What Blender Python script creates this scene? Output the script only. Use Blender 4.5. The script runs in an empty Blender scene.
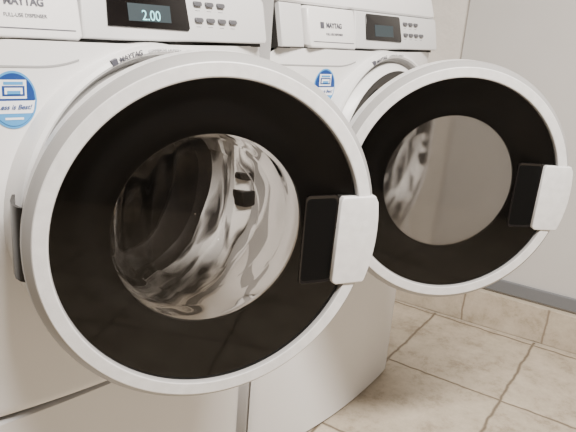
import bpy, bmesh, math
from mathutils import Vector, Matrix
COL=bpy.context.scene.collection

# ---------------------------------------------------------------- materials
def mat(name, col, rough=.5, metal=0, spec=.5, noise=None, bump=None, coat=0):
    m=bpy.data.materials.new(name); m.use_nodes=True; nt=m.node_tree; b=nt.nodes['Principled BSDF']
    b.inputs['Base Color'].default_value=(*col,1); b.inputs['Roughness'].default_value=rough
    b.inputs['Metallic'].default_value=metal; b.inputs['Specular IOR Level'].default_value=spec
    b.inputs['Coat Weight'].default_value=coat
    tc=nt.nodes.new('ShaderNodeTexCoord')
    if noise:
        col2,sc=noise
        n=nt.nodes.new('ShaderNodeTexNoise'); n.inputs['Scale'].default_value=sc; n.inputs['Detail'].default_value=6
        mx=nt.nodes.new('ShaderNodeMix'); mx.data_type='RGBA'
        cr=nt.nodes.new('ShaderNodeValToRGB'); cr.color_ramp.elements[0].position=.35; cr.color_ramp.elements[1].position=.68
        nt.links.new(tc.outputs['Object'],n.inputs['Vector']); nt.links.new(n.outputs['Fac'],cr.inputs[0]); nt.links.new(cr.outputs[0],mx.inputs['Factor'])
        mx.inputs[6].default_value=(*col,1); mx.inputs[7].default_value=(*col2,1)
        nt.links.new(mx.outputs[2],b.inputs['Base Color'])
    if bump:
        st,sc=bump
        n=nt.nodes.new('ShaderNodeTexNoise'); n.inputs['Scale'].default_value=sc; n.inputs['Detail'].default_value=4
        bp=nt.nodes.new('ShaderNodeBump'); bp.inputs['Strength'].default_value=st; bp.inputs['Distance'].default_value=.004
        nt.links.new(tc.outputs['Object'],n.inputs['Vector']); nt.links.new(n.outputs['Fac'],bp.inputs['Height']); nt.links.new(bp.outputs[0],b.inputs['Normal'])
    return m
M={}
M['enamel']=mat('white_enamel',(.80,.795,.79),.30,noise=((.77,.76,.755),3))
M['panel']=mat('silver_white_panel',(.62,.62,.62),.45,bump=(.05,400))
M['ring']=mat('pearl_white_plastic',(.72,.715,.71),.36,noise=((.64,.635,.63),60),bump=(.06,500))
M['ringedge']=mat('grey_rim_plastic',(.34,.335,.33),.30)
M['black']=mat('black_plastic',(.009,.008,.0075),.3,spec=.35)
M['recess']=mat('recess_black',(.003,.003,.003),.5,spec=.1)
M['gloss']=mat('gloss_black',(.006,.005,.005),.15)
M['dark']=mat('dark_gap',(.02,.018,.016),.7)
M['bezel']=mat('bezel_plastic',(.72,.715,.71),.35)
M['line']=mat('thin_grey_line',(.36,.36,.36),.5)
M['steel']=mat('drum_steel',(.012,.010,.0095),.45,metal=.4,bump=(.4,30))  # near-black base colour stands in for the unlit drum interior
M['shade_sleeve']=mat('painted_shade_sleeve',(.016,.014,.013),.30,bump=(.3,14))  # shade of the deep gasket folds, put into the colour
M['btn']=mat('button_grey',(.10,.10,.11),.4)
M['text']=mat('text_grey',(.08,.08,.10),.5)
M['navy']=mat('sticker_navy',(.01,.05,.22),.35)
M['sky']=mat('sticker_blue',(.07,.30,.62),.35)
M['white']=mat('sticker_white',(.85,.87,.9),.35)
m=bpy.data.materials.new('painted_glint_rubber'); m.use_nodes=True; nt=m.node_tree; bs=nt.nodes['Principled BSDF']  # bright and dark streaks paint highlights and glass refraction into the colour
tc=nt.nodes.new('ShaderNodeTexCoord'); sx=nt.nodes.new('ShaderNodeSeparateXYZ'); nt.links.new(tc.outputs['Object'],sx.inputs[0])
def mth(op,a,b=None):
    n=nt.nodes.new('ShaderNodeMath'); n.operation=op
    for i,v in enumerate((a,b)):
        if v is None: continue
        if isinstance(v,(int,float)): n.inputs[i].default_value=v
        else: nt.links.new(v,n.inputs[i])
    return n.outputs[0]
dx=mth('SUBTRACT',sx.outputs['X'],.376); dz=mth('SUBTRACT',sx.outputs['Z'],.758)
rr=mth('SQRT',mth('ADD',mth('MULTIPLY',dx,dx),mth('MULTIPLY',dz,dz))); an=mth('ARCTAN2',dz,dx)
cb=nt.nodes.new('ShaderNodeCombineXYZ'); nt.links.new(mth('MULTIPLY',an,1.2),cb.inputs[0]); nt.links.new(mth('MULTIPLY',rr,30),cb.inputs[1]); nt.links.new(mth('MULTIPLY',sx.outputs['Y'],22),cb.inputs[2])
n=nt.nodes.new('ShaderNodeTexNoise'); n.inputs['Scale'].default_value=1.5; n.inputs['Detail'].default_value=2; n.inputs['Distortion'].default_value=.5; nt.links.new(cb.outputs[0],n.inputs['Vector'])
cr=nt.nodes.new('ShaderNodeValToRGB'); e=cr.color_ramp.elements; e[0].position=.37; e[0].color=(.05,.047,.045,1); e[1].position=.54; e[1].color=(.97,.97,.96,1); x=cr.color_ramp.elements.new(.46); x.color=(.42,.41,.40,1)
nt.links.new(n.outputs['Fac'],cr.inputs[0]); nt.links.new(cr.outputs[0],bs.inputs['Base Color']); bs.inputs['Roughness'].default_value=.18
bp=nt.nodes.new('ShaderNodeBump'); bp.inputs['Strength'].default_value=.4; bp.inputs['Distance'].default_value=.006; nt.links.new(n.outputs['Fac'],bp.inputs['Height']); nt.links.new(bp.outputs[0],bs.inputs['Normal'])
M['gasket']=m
def emis(name,c,s):
    m=bpy.data.materials.new(name); m.use_nodes=True; nt=m.node_tree; b=nt.nodes['Principled BSDF']
    b.inputs['Base Color'].default_value=(*c,1); b.inputs['Emission Color'].default_value=(*c,1); b.inputs['Emission Strength'].default_value=s; return m
M['lcd']=emis('lcd_digits',(.25,.62,.66),1.3)
M['lcddim']=emis('lcd_backlight',(.02,.032,.038),.4)
m=bpy.data.materials.new('tinted_pane'); m.use_nodes=True; nt=m.node_tree; nt.nodes.clear()
o=nt.nodes.new('ShaderNodeOutputMaterial'); t=nt.nodes.new('ShaderNodeBsdfTransparent'); t.inputs[0].default_value=(.53,.51,.49,1)
g=nt.nodes.new('ShaderNodeBsdfGlossy'); g.inputs['Roughness'].default_value=.05; fr=nt.nodes.new('ShaderNodeFresnel'); fr.inputs[0].default_value=1.42
mx=nt.nodes.new('ShaderNodeMixShader'); nt.links.new(fr.outputs[0],mx.inputs[0]); nt.links.new(t.outputs[0],mx.inputs[1]); nt.links.new(g.outputs[0],mx.inputs[2]); nt.links.new(mx.outputs[0],o.inputs[0]); M['pane']=m
def bowlmat(name,rough,haze,scale,dist,col):
    m=bpy.data.materials.new(name); m.use_nodes=True; nt=m.node_tree; nt.nodes.clear()
    o=nt.nodes.new('ShaderNodeOutputMaterial'); g=nt.nodes.new('ShaderNodeBsdfGlass'); g.inputs['Roughness'].default_value=rough; g.inputs['IOR'].default_value=1.45; g.inputs[0].default_value=(*col,1)
    tc=nt.nodes.new('ShaderNodeTexCoord'); mp=nt.nodes.new('ShaderNodeMapping'); mp.inputs['Scale'].default_value=scale
    n=nt.nodes.new('ShaderNodeTexNoise'); n.inputs['Scale'].default_value=1; n.inputs['Detail'].default_value=0; bp=nt.nodes.new('ShaderNodeBump'); bp.inputs['Strength'].default_value=1; bp.inputs['Distance'].default_value=dist
    nt.links.new(tc.outputs['Object'],mp.inputs[0]); nt.links.new(mp.outputs[0],n.inputs['Vector']); nt.links.new(n.outputs['Fac'],bp.inputs['Height']); nt.links.new(bp.outputs[0],g.inputs['Normal'])
    if haze:
        d=nt.nodes.new('ShaderNodeBsdfDiffuse'); d.inputs[0].default_value=(.64,.62,.60,1); tr=nt.nodes.new('ShaderNodeBsdfTranslucent'); tr.inputs[0].default_value=(.64,.62,.60,1)
        a=nt.nodes.new('ShaderNodeMixShader'); a.inputs[0].default_value=.5; nt.links.new(d.outputs[0],a.inputs[1]); nt.links.new(tr.outputs[0],a.inputs[2])
        mx=nt.nodes.new('ShaderNodeMixShader'); mx.inputs[0].default_value=haze; nt.links.new(g.outputs[0],mx.inputs[1]); nt.links.new(a.outputs[0],mx.inputs[2]); nt.links.new(mx.outputs[0],o.inputs[0])
    else: nt.links.new(g.outputs[0],o.inputs[0])
    return m
M['bowl']=bowlmat('bowl_glass',0,0,(20,20,3),.030,(.94,.935,.93))
M['bowlhaze']=bowlmat('clouded_bowl_glass',.11,.25,(7,7,7),.012,(.95,.945,.94))

# ---------------------------------------------------------------- mesh helpers
def newmesh(name,verts,faces,mats,idx=None,smooth=True,ang=35):
    me=bpy.data.meshes.new(name); me.from_pydata([tuple(v) for v in verts],[],faces)
    for k in mats: me.materials.append(M[k] if isinstance(k,str) else k)
    if idx:
        for p,i in zip(me.polygons,idx): p.material_index=i
    bm=bmesh.new(); bm.from_mesh(me); bmesh.ops.recalc_face_normals(bm,faces=bm.faces); bm.to_mesh(me); bm.free()
    if smooth:
        for p in me.polygons: p.use_smooth=True
        me.set_sharp_from_angle(angle=math.radians(ang))
    return me
class B:
    def __init__(s): s.v=[];s.f=[];s.i=[]
    def add(s,v,f,i=0):
        n=len(s.v); s.v+=v; s.f+=[tuple(a+n for a in q) for q in f]; s.i+=[i]*len(f)
    def box(s,x0,x1,y0,y1,z0,z1,i=0,bev=0,seg=2):
        bm=bmesh.new(); bmesh.ops.create_cube(bm,size=1)
        for v in bm.verts: v.co=Vector(((x0+x1)/2+v.co.x*(x1-x0),(y0+y1)/2+v.co.y*(y1-y0),(z0+z1)/2+v.co.z*(z1-z0)))
        if bev: bmesh.ops.bevel(bm,geom=bm.edges[:],offset=bev,segments=seg,affect='EDGES',profile=.5)
        bm.verts.index_update(); s.add([v.co.copy() for v in bm.verts],[[v.index for v in f.verts] for f in bm.faces],i); bm.free()
    def prism(s,pts,y0,y1,i=0,bev=0,tilt=False):
        bm=bmesh.new(); a=[bm.verts.new((p[0],y0,p[1])) for p in pts]; f=bm.faces.new(a)
        r=bmesh.ops.extrude_face_region(bm,geom=[f])
        for v in r['geom']:
            if isinstance(v,bmesh.types.BMVert): v.co.y=y1
        if bev:
            ed=[e for e in bm.edges if abs(e.verts[0].co.y-y0)<1e-6 and abs(e.verts[1].co.y-y0)<1e-6]
            bmesh.ops.bevel(bm,geom=ed,offset=bev,segments=3,affect='EDGES',profile=.5)
        bm.verts.index_update(); s.add([v.co.copy() for v in bm.verts],[[v.index for v in f.verts] for f in bm.faces],i); bm.free()
    def lathe(s,prof,cx,cz,n=128,i=0,closed=False):
        v=[];f=[];idx=[]
        L=len(prof)
        for p in prof:
            for k in range(n):
                a=2*math.pi*k/n; v.append(Vector((cx+p[0]*math.cos(a),p[1],cz+p[0]*math.sin(a))))
        for j in range(L if closed else L-1):
            q=(j+1)%L
            for k in range(n):
                f.append((j*n+k,j*n+(k+1)%n,q*n+(k+1)%n,q*n+k)); idx.append(prof[j][2] if len(prof[j])>2 else i)
        b=len(s.v); s.v+=v; s.f+=[tuple(a+b for a in q) for q in f]; s.i+=idx
    def mesh(s,name,mats,**k): return newmesh(name,s.v,s.f,mats,s.i,**k)
def rrect(x0,x1,z0,z1,r,n=6):
    P=[]
    for cx,cz,a0 in((x1-r,z1-r,0),(x0+r,z1-r,90),(x0+r,z0+r,180),(x1-r,z0+r,270)):
        for k in range(n+1):
            a=math.radians(a0+90*k/n); P.append((cx+r*math.cos(a),cz+r*math.sin(a)))
    return P
def obj(name,me,parent=None,loc=(0,0,0),rot=0,label=None):
    o=bpy.data.objects.new(name,me); COL.objects.link(o); o.location=loc; o.rotation_euler=(0,0,rot)
    if parent: o.parent=parent
    if label: o['label']=label
    return o
def text(body,size,x,y,z,key,align='CENTER',shear=0,rot=0,ext=.0003,bold=0):
    cu=bpy.data.curves.new('t','FONT'); cu.body=body; cu.size=size; cu.align_x=align; cu.align_y='CENTER'; cu.extrude=ext; cu.shear=shear; cu.offset=bold
    o=bpy.data.objects.new('t',cu); COL.objects.link(o); bpy.context.view_layer.update()
    me=bpy.data.meshes.new_from_object(o.evaluated_get(bpy.context.evaluated_depsgraph_get()))
    bpy.data.objects.remove(o); bpy.data.curves.remove(cu)
    me.transform(Matrix.Translation((x,y,z))@Matrix.Rotation(rot,4,'Z')@Matrix.Rotation(math.pi/2,4,'X'))
    me.materials.clear(); me.materials.append(M[key]); return me
def joinmeshes(name,mes):
    bm=bmesh.new(); mats=[]
    for me in mes:
        m=me.materials[0]
        if m not in mats: mats.append(m)
        k=mats.index(m); s=len(bm.faces); bm.from_mesh(me); bm.faces.ensure_lookup_table()
        for f in bm.faces[s:]: f.material_index=k
    out=bpy.data.meshes.new(name); bm.to_mesh(out); bm.free()
    for m in mats: out.materials.append(m)
    return out
TILT=.22
def tilt(me,z0=1.014):
    for v in me.vertices:
        v.co.y+=(v.co.z-z0)*TILT
    return me

# ---------------------------------------------------------------- washer
Wd=.668; CX,CZ=.376,.758; DEP=.72
def bow(x): 
    u=min(1,abs((x-Wd/2)/(Wd/2))); return .008-.050*(1-u**1.8)
washer=bpy.data.objects.new('washing_machine',None); COL.objects.link(washer)
washer['label']='white front-loading washing machine, round door open, display lit 2.00'; washer['category']='washing machine'; washer['group']='row of front-loading washing machines'
b=B(); n=160; Z0,Z1=.446,1.010; X0,X1=.0,Wd; R0=.250
steps=14
for j in range(steps+1):
    t=j/steps
    for k in range(n):
        a=2*math.pi*(k+.5)/n; c,s=math.cos(a),math.sin(a)
        tx=((X1-CX)/c) if c>0 else ((X0-CX)/c); tz=((Z1-CZ)/s) if s>0 else ((Z0-CZ)/s)
        Ro=min(abs(tx),abs(tz)); r=R0+(Ro-R0)*t
        x=CX+r*c; z=CZ+r*s
        y=bow(x)
        e=min(x-X0,X1-x,z-Z0+.0); 
        if e<.010: y+=.005*(1-e/.010)**2
        b.v.append(Vector((x,y,z)))
for j in range(steps):
    for k in range(n):
        b.f.append((j*n+k,j*n+(k+1)%n,(j+1)*n+(k+1)%n,(j+1)*n+k)); b.i.append(0)
b.add([Vector(p) for p in [(0,.012,Z0),(0,DEP,Z0),(0,DEP,1.10),(0,.012,1.10)]],[(0,1,2,3)])
b.add([Vector(p) for p in [(Wd,.012,Z0),(Wd,DEP,Z0),(Wd,DEP,1.10),(Wd,.012,1.10)]],[(0,1,2,3)])
b.add([Vector(p) for p in [(0,DEP,Z0),(Wd,DEP,Z0),(Wd,DEP,1.10),(0,DEP,1.10)]],[(0,1,2,3)])
s0=len(b.v); b.box(-.002,Wd-.008,.000,DEP,1.097,1.152,0,.010,3)
for v in b.v[s0:]:
    if v.y<.3: v.y+=(v.z-1.097)*.35
N=24; v=[]
for k in range(N+1):
    x=.004+.232*k/N; zz=.974+.010*max(0,(k/N-.75)*4)**2; v+=[Vector((x,bow(x)-.0008,zz)),Vector((x,bow(x)-.0008,zz+.0028))]
b.add(v,[(2*k,2*k+2,2*k+3,2*k+1) for k in range(N)],1)
me=b.mesh('body',['enamel','line']); obj('body',me,washer)
b=B()
b.lathe([(.254,-.004,0),(.2525,-.050,0),(.249,-.057,0),(.243,-.060,0),(.239,-.058,1),(.235,-.046,1),(.229,-.043,1),(.225,-.047,0),(.219,-.061,0),(.210,-.068,2),(.194,-.067,2),(.184,-.060,2),(.180,-.044,2),(.178,-.03,2)],CX,CZ)  # innermost band carries the same painted glint streaks as the gasket
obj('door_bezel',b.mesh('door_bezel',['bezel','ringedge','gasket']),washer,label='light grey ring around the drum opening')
b=B()
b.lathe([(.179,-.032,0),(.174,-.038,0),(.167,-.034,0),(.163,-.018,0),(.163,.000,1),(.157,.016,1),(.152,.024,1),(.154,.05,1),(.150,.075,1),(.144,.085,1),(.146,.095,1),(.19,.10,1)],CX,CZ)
obj('gasket',b.mesh('gasket',['gasket','shade_sleeve']),washer,label='grey rubber gasket with painted glint streaks')
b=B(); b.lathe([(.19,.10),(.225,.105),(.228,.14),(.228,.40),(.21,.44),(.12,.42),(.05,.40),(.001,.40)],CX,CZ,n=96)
obj('drum',b.mesh('drum',['steel']),washer,label='perforated drum, coloured dark as if unlit')
b=B(); b.prism(rrect(.558,.582,.720,.750,.003),-.0740,-.056,0,.001)
obj('door_latch',b.mesh('door_latch',['black']),washer,label='small black door latch')
b=B(); b.prism(rrect(.560,.572,.771,.783,.003),-.0740,-.056,0,.001)
obj('door_switch',b.mesh('door_switch',['black']),washer,label='small black door switch')
# control panel
b=B(); PR=Wd-.014
pts=[(.254,1.014),(.30,1.0135),(PR-.008,1.016),(PR-.002,1.022),(PR-.002,1.090),(PR-.008,1.096),(.260,1.096)]
b.prism(pts,-.022,.03,0,.004)
b.box(.004,PR-.002,-.002,.04,1.009,1.0980,1)
b.prism([(.006,1.012),(.076,1.012),(.076,1.0965),(.006,1.0965)],-.014,.03,0,.003)
panel=obj('control_panel',tilt(b.mesh('control_panel',['panel','dark'])),washer,label='silver-white control panel')
b=B(); b.prism([(.297,1.034)]+[(.454,1.032),(.458,1.036),(.454,1.088),(.450,1.092),(.306,1.092),(.301,1.087)],-.0245,-.016,0,.001)
obj('display',tilt(b.mesh('display',['gloss'])),panel,label='glossy black display window')
b=B(); b.box(.335,.418,-.0252,-.024,1.043,1.069,0)
obj('lcd_screen',tilt(b.mesh('lcd_screen',['lcddim'])),panel)
b=B(); b.prism([(p[0],p[1]+1.014) for p in rrect(-.0090,.0090,-.0038,.0038,.0037)],-.0265,-.016,0,.0008)
bm0=tilt(b.mesh('button',['btn']))
for v in bm0.vertices: v.co.z-=1.014
lt0=text('----',.0085,0,-.0227,0,'text',ext=.0001)
for z,xs in((1.077,(.480,.507,.534)),(1.051,(.480,.507,.534,.561))):
    for x in xs:
        yy=(z-1.014)*TILT
        bo=obj('button',bm0,panel,(x,yy,z),label='small dark grey push button')
        obj('button_lettering',lt0,panel,(x,yy-.002,z-.0105))
digits=tilt(text('2.00',.0215,.378,-.0259,1.0515,'lcd')); obj('display_digits',digits,panel,label='glowing pale cyan digits reading 2.00')
# detergent drawer
b=B()
pts=[(.080,1.018),(.086,1.012),(.244,1.010),(.2515,1.016),(.2505,1.088),(.246,1.095),(.087,1.095),(.080,1.089)]
b.prism(pts,-.0265,.03,0,.005)
drawer=obj('detergent_drawer',tilt(b.mesh('detergent_drawer',['enamel'])),washer,label='white detergent drawer front')
Y=-.0270
t=[text('MAYTAG',.0140,.168,Y,1.0585,'text',bold=.0005),text('FULL-USE DISPENSER',.0066,.168,Y,1.041,'text')]
b=B(); e0=[(.119,1.0520),(.132,1.0520),(.132,1.0650),(.119,1.0650)]
b.add([Vector((x,Y,z)) for x,z in e0],[(0,1,2,3)]); b.add([Vector((x,Y,z)) for x,z in((.092,1.0245),(.240,1.0235),(.240,1.0250),(.092,1.0260))],[(0,1,2,3)]); t.append(b.mesh('x',['text'],smooth=False))
obj('drawer_lettering',tilt(joinmeshes('drawer_lettering',t)),drawer,label='dark grey brand lettering and square emblem')
t=[]
def arc(body,size,a_mid,rad,key,bold=0):
    tm=text(body,size,0,0,0,key,bold=bold)
    for v in tm.vertices:
        a=math.radians(a_mid)-v.co.x/rad; r=rad+v.co.z
        v.co=Vector((CX+r*math.cos(a),-.0608+v.co.y*.3,CZ+r*math.sin(a)))
    return tm
t.append(arc('MAYTAG',.0105,106,.2455,'text',.0003)); t.append(arc('COMMERCIAL LAUNDRY',.0058,91,.2455,'text'))
b=B(); q=[]
for a,r in((114.2,.2415),(111.8,.2415),(111.8,.2500),(114.2,.2500)): q.append((CX+r*math.cos(math.radians(a)),CZ+r*math.sin(math.radians(a))))
b.prism(q,-.0608,-.055,0); t.append(b.mesh('x',['text'],smooth=False))
obj('fascia_lettering',joinmeshes('fascia_lettering',t),washer,label='small dark lettering with square emblem')
# sticker
b=B(); SX,SZ=.1435,.931
def surf(x): return bow(x)-.0010
ZF=1.25
def band(x0,x1,z0,z1,off,i,N=12,clip=None,taper=0):
    v=[];f=[]
    for k in range(N+1):
        x=x0+(x1-x0)*k/N; a,c=z0,z1
        if clip:
            h=ZF*math.sqrt(max(clip*clip-x*x,0)); a=max(a,-h); c=min(c,h)
            if c<a: c=a
        v+=[Vector((SX+x*(1-taper),surf(SX+x)-off,SZ+a)),Vector((SX+x,surf(SX+x)-off,SZ+c))]
    for k in range(N): f.append((2*k,2*k+2,2*k+3,2*k+1))
    b.add(v,f,i)
band(-.031,.031,-1,1,0,1,N=40,clip=.031); band(-.0285,.0285,-1,1,.0004,0,N=40,clip=.0285)
band(-.028,.028,-.040,-.017,.0006,1,N=30,clip=.028)
band(-.028,.028,-.018,-.001,.0008,2,N=30,clip=.0279)
band(-.017,.017,.002,.027,.0008,2); band(-.0145,.0145,.0055,.019,.0012,0); band(-.0125,.0125,.0205,.0245,.0012,1)
band(-.0115,.0115,.0080,.0165,.0016,2); band(-.0085,.0085,.0080,.0125,.0020,1)
band(-.012,.012,-.0265,-.0235,.0010,2)
st=b.mesh('sticker',['navy','sky','white'],smooth=False)
sticker=obj('sticker',st,washer,label='oval blue and white detergent sticker')
tm=text('Less is Best!',.0090,0,0,0,'navy',shear=.35,bold=.0001)
for v in tm.vertices: v.co=Vector((SX+v.co.x,surf(SX+v.co.x)-.0016+v.co.y*.3,SZ-.0096+v.co.z))
tm.name='sticker_lettering'
obj('sticker_lettering',tm,sticker)
# pedestal
b=B(); N=24
def pbow(x): 
    u=min(1,abs((x-Wd/2)/(Wd/2))); return .004-.030*(1-u**1.8)
xa,xb=.009,Wd-.002; xs=[xa+(xb-xa)*k/N for k in range(N+1)]
zs=[(.004,.008),(.010,.0),(.430,.0),(.436,.006),(.4375,.014)]
def py(x,o): 
    e=min(x-xa,xb-x); return pbow(x)+o+(.008*(1-e/.012)**2 if e<.012 else 0)
xs=sorted(set(xs+[xa+.003,xa+.007,xb-.003,xb-.007])); L=len(xs)
v=[Vector((x,py(x,o),z)) for z,o in zs for x in xs]
b.add(v,[(j*L+k,j*L+k+1,(j+1)*L+k+1,(j+1)*L+k) for j in range(len(zs)-1) for k in range(L-1)])
b.box(xa,xb,.018,DEP,.0,.4375,0,.002)
ped=obj('pedestal',b.mesh('pedestal',['enamel']),washer,label='white pedestal base')
# ---- door (local: hinge axis at origin)
b=B(); DC=.258; RI=.2265
b.lathe([(RI,-.050,1),(RI+.0003,-.0605,1),(RI+.0014,-.0628,0),(RI+.003,-.0635,0),(.2465,-.0630,0),(.2480,-.0620,1),(.2582,-.0500,1),(.2597,-.046,0),(.2597,-.016,0),(.254,-.008,0),(.240,-.001,0),(.20,.003,0),(.174,.003,0),(.172,.000,0),(.172,-.006,0),(RI,-.006,0)],DC,0,closed=True,n=160)
door=obj('door',b.mesh('door',['ring','ringedge'],ang=18),washer,(.1145,-.082,CZ-.001),-math.radians(26.34),label='open round door with pearl-white rim')
b=B(); b.lathe([(RI+.0001,-.0505),(.21,-.047),(.18,-.036),(.147,-.025),(.1455,-.023),(.1455,-.0170),(RI+.0001,-.0155)],DC,0,closed=True)
obj('window_surround',b.mesh('window_surround',['black']),door,label='black ring around the window')
b=B(); b.lathe([(RI+.0002,-.0550),(.15,-.0565),(.07,-.0572),(.001,-.0575)],DC,0)
obj('door_pane',b.mesh('door_pane',['pane']),door,label='dark tinted outer glass pane')
b=B()
o1=[(.168,-.008),(.155,-.008),(.1535,.0),(.147,.030),(.132,.050),(.108,.062),(.06,.068),(.001,.070)]
i1=[(.001,.064),(.06,.062),(.104,.056),(.127,.045),(.141,.027),(.148,-.001),(.1495,-.0140),(.168,-.0140)]
b.lathe(o1+i1,DC,0,n=128)
obj('window_bowl',b.mesh('window_bowl',['bowl'],ang=80),door,label='clear moulded glass bowl')
b=B()
P=rrect(.391,.448,-.084,.059,.008); Q=rrect(.3918,.447,-.0832,.0582,.0073); nn=len(P)
yo=-.0578
b.add([Vector((p[0],yo,p[1])) for p in P]+[Vector((p[0],yo,p[1])) for p in Q]+[Vector((p[0],-.0545,p[1])) for p in P]+[Vector((p[0]*.92+.420*.08,-.0572,p[1]*.94-.001)) for p in Q],
  [(i,(i+1)%nn,nn+(i+1)%nn,nn+i) for i in range(nn)]+[(2*nn+i,2*nn+(i+1)%nn,(i+1)%nn,i) for i in range(nn)]+[(nn+i,nn+(i+1)%nn,3*nn+(i+1)%nn,3*nn+i) for i in range(nn)]+[tuple(range(3*nn,4*nn))],0)
for k in range(3*nn): b.i[k]=1
obj('handle_recess',b.mesh('handle_recess',['recess','gloss'],smooth=False),door,label='black finger recess beside the handle')
b=B()
RO=.2600
prof=[(.448,-.084),(.4455,-.079),(.4465,-.02),(.4485,.050),(.452,.056)]
zz=.056
while zz>-.087:
    prof.append((DC+math.sqrt(RO*RO-zz*zz)-(.004 if zz>.052 else 0),zz)); zz-=.010
prof+=[(.501,-.087),(.453,-.087)]
b.prism(prof,-.0662,-.045,0,.002)
obj('door_handle',b.mesh('door_handle',['ring'],ang=50),door,label='white door handle')
b=B(); arm=[(-.008,.030),(-.011,.0),(-.009,-.020),(-.003,-.032),(.005,-.038),(.006,-.035),(-.000,-.028),(-.005,-.016),(-.006,.0),(-.004,.030)]
v=[Vector((p[0],p[1],z)) for z in(-.050,.052) for p in arm]; n=len(arm)
b.add(v,[tuple(range(n)),tuple(range(n,2*n))]+[(k,(k+1)%n,n+(k+1)%n,n+k) for k in range(n)])
obj('door_hinge',b.mesh('door_hinge',['black'],ang=40),door,label='slim black door hinge')

def clone(src,parent):
    c=src.copy(); COL.objects.link(c); c.parent=parent
    for ch in list(src.children): clone(ch,c)
    return c
w2=clone(washer,None); w2.location=(.70,0,0)
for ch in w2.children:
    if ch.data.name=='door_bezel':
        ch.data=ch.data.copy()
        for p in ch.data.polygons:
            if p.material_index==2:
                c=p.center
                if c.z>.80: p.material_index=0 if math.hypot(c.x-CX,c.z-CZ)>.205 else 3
        ch.data.materials.append(M['shade_sleeve'])  # upper inner edge coloured dark to paint shade into the opening
    if ch.data.name=='door':
        ch.rotation_euler=(0,0,-math.radians(42.4)); ch.location=(.097,-.096,CZ-.003)
        for g in ch.children:
            if g.data.name=='window_bowl':
                g.data=g.data.copy(); g.data.materials[0]=M['bowlhaze']; g['label']='slightly clouded moulded glass bowl'
    for g in list(ch.children):
        if g.name.startswith('display_digits'): bpy.data.objects.remove(g)
w2['label']='white front-loading washing machine, round door open, display unlit, beside grey wall'

# ---------------------------------------------------------------- room
def struct(name,me,loc=(0,0,0),rot=0):
    o=obj(name,me,None,loc,rot); o['kind']='structure'; return o
A=math.radians(7)
def tile_mat(name,bw,bh,c1,c2,cm,ms,off=(0,0,0),rotx=0):
    m=bpy.data.materials.new(name); m.use_nodes=True; nt=m.node_tree; bs=nt.nodes['Principled BSDF']
    tc=nt.nodes.new('ShaderNodeTexCoord'); mp=nt.nodes.new('ShaderNodeMapping'); mp.inputs['Location'].default_value=off; mp.inputs['Rotation'].default_value=(rotx,0,0)
    nt.links.new(tc.outputs['Object'],mp.inputs[0])
    nw=nt.nodes.new('ShaderNodeTexNoise'); nw.inputs['Scale'].default_value=16; nw.inputs['Detail'].default_value=4
    vm=nt.nodes.new('ShaderNodeVectorMath'); vm.operation='SCALE'; vm.inputs['Scale'].default_value=.018
    va=nt.nodes.new('ShaderNodeVectorMath'); va.operation='ADD'
    vs=nt.nodes.new('ShaderNodeVectorMath'); vs.operation='SUBTRACT'; vs.inputs[1].default_value=(.5,.5,.5)
    nt.links.new(tc.outputs['Object'],nw.inputs['Vector']); nt.links.new(nw.outputs['Color'],vs.inputs[0]); nt.links.new(vs.outputs[0],vm.inputs[0]); nt.links.new(mp.outputs[0],va.inputs[0]); nt.links.new(vm.outputs[0],va.inputs[1])
    br=nt.nodes.new('ShaderNodeTexBrick'); br.offset=0; br.squash=1; br.inputs['Scale'].default_value=1
    br.inputs['Brick Width'].default_value=bw; br.inputs['Row Height'].default_value=bh; br.inputs['Mortar Size'].default_value=ms; br.inputs['Mortar Smooth'].default_value=.9; br.inputs['Bias'].default_value=0
    nt.links.new(va.outputs[0],br.inputs['Vector'])
    n1=nt.nodes.new('ShaderNodeTexNoise'); n1.inputs['Scale'].default_value=9; n1.inputs['Detail'].default_value=12; n1.inputs['Roughness'].default_value=.78
    n1.inputs['Distortion'].default_value=.1
    nt.links.new(tc.outputs['Object'],n1.inputs['Vector'])
    cr=nt.nodes.new('ShaderNodeValToRGB'); cr.color_ramp.elements[0].position=.38; cr.color_ramp.elements[1].position=.61
    cr.color_ramp.elements[0].color=(*c2,1); cr.color_ramp.elements[1].color=(*c1,1)
    xx=cr.color_ramp.elements.new(.48); xx.color=(*[(a*.6+b_*.4) for a,b_ in zip(c1,c2)],1); nt.links.new(n1.outputs['Fac'],cr.inputs[0])
    mx=nt.nodes.new('ShaderNodeMix'); mx.data_type='RGBA'; nt.links.new(br.outputs['Fac'],mx.inputs['Factor']); nt.links.new(cr.outputs[0],mx.inputs[6]); mx.inputs[7].default_value=(*cm,1)
    nt.links.new(mx.outputs[2],bs.inputs['Base Color']); bs.inputs['Roughness'].default_value=.45
    ad=nt.nodes.new('ShaderNodeMath'); ad.operation='MULTIPLY_ADD'; ad.inputs[1].default_value=-.30; nt.links.new(n1.outputs['Fac'],ad.inputs[0]); nt.links.new(br.outputs['Fac'],ad.inputs[2])
    bp=nt.nodes.new('ShaderNodeBump'); bp.invert=True; bp.inputs['Strength'].default_value=.5; bp.inputs['Distance'].default_value=.004; nt.links.new(ad.outputs[0],bp.inputs['Height']); nt.links.new(bp.outputs[0],bs.inputs['Normal'])
    return m
M['tile']=tile_mat('floor_tile',.45,.377,(.53,.46,.365),(.32,.265,.195),(.17,.135,.095),.0075)
M['basetile']=tile_mat('base_tile',.30,.6,(.56,.49,.395),(.37,.31,.23),(.27,.22,.165),.006,(.0,.0,.3))
fo=Vector((1.48,-.335,0)); inv=(Matrix.Translation(fo)@Matrix.Rotation(A,4,'Z')).inverted()
me=newmesh('floor',[inv@Vector(p) for p in [(-2.2,-2.8,0),(2.6,-2.8,0),(2.6,1.0,0),(-2.2,1.0,0)]],[(0,1,2,3)],['tile'],smooth=False)
struct('floor',me,fo,A)
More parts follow.
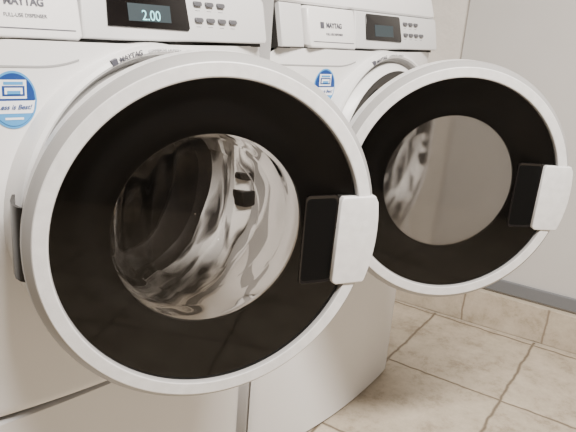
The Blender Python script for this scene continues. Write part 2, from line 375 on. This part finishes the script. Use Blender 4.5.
M['plaster']=mat('plaster_wall',(.74,.705,.655),.8,noise=((.68,.645,.595),12),bump=(.5,60))
M['greywall']=mat('grey_wall',(.57,.555,.535),.55,noise=((.54,.525,.505),3))
M['basegrey']=mat('grey_baseboard',(.16,.165,.175),.5)
M['grout']=mat('pale_grout',(.50,.45,.37),.9)
M['roomwall']=mat('room_wall',(.20,.185,.17),.8,noise=((.16,.145,.13),4))
M['ceil']=mat('ceiling_white',(.36,.35,.33),.9)
AW=math.radians(8.5); wo=(1.93,0,0)
b=B(); b.box(0,.06,-3.0,1.05,0,2.4); struct('wall_right',b.mesh('wall_right',['plaster'],smooth=False),wo,AW)
b=B(); b.box(-.014,.001,-2.9,.160,.148,2.39,0,.002); struct('trim_2',b.mesh('trim_2',['greywall'],smooth=False),wo,AW)
b=B(); b.box(-.026,-.013,-2.85,.154,.160,.208,0,.003); struct('baseboard_right',b.mesh('baseboard_right',['basegrey'],smooth=False),wo,AW)
b=B(); b.box(-.9,2.9,.004,.142,-.0,.020,0,.003); b.box(-.9,2.9,0,.151,-.0,.018,1)
me=b.mesh('trim_1',['basetile','grout'],smooth=False)
t1=bpy.data.objects.new('trim_1',me); COL.objects.link(t1); t1['kind']='structure'
ex=Matrix.Rotation(AW,4,'Z')@Vector((0,-1,0)); ez=Matrix.Rotation(AW,4,'Z')@Vector((-1,0,0)); ey=Vector((0,0,1))
t1.matrix_world=Matrix(((ex.x,ey.x,ez.x,wo[0]),(ex.y,ey.y,ez.y,wo[1]),(ex.z,ey.z,ez.z,0),(0,0,0,1)))
b=B(); b.box(-2.2,1.8,.98,1.04,0,2.4); struct('wall_back',b.mesh('wall_back',['plaster'],smooth=False))
b=B(); b.box(-2.26,-2.2,-2.8,1.04,0,2.4); struct('wall_left',b.mesh('wall_left',['roomwall'],smooth=False))
b=B(); b.box(-2.2,2.6,-2.86,-2.8,0,2.4); struct('wall_front',b.mesh('wall_front',['roomwall'],smooth=False))
b=B(); b.box(-2.26,2.6,-2.86,1.04,2.4,2.44); struct('ceiling',b.mesh('ceiling',['ceil'],smooth=False))

# ---------------------------------------------------------------- lights
def area(loc,tgt,sx,sy,p,c):
    l=bpy.data.lights.new('area_light','AREA'); l.shape='RECTANGLE'; l.size=sx; l.size_y=sy; l.energy=p; l.color=c
    o=bpy.data.objects.new('area_light',l); COL.objects.link(o); o.location=loc; o.rotation_euler=(Vector(tgt)-Vector(loc)).to_track_quat('-Z','Y').to_euler()
area((.3,-1.20,2.36),(.4,-1.0,0),1.1,.30,150,(1,.94,.875))
w=bpy.data.worlds.new('world'); w.use_nodes=True; w.node_tree.nodes['Background'].inputs[0].default_value=(.5,.48,.46,1); w.node_tree.nodes['Background'].inputs[1].default_value=.1
bpy.context.scene.world=w

# ---------------------------------------------------------------- camera
yaw,pi,ro=[math.radians(a) for a in(38.658,17.212,4.685)]
F=Vector((math.cos(pi)*math.cos(yaw),math.cos(pi)*math.sin(yaw),-math.sin(pi))); R=Vector((math.sin(yaw),-math.cos(yaw),0)); U=R.cross(F)
R2=R*math.cos(ro)+U*math.sin(ro); U2=-R*math.sin(ro)+U*math.cos(ro)
cam=bpy.data.cameras.new('camera'); co=bpy.data.objects.new('camera',cam); COL.objects.link(co)
cam.sensor_width=36; cam.lens=626.984/576*36; cam.clip_start=.02
co.matrix_world=Matrix(((R2.x,U2.x,-F.x,-.277),(R2.y,U2.y,-F.y,-.849),(R2.z,U2.z,-F.z,1.061),(0,0,0,1)))
bpy.context.scene.camera=co
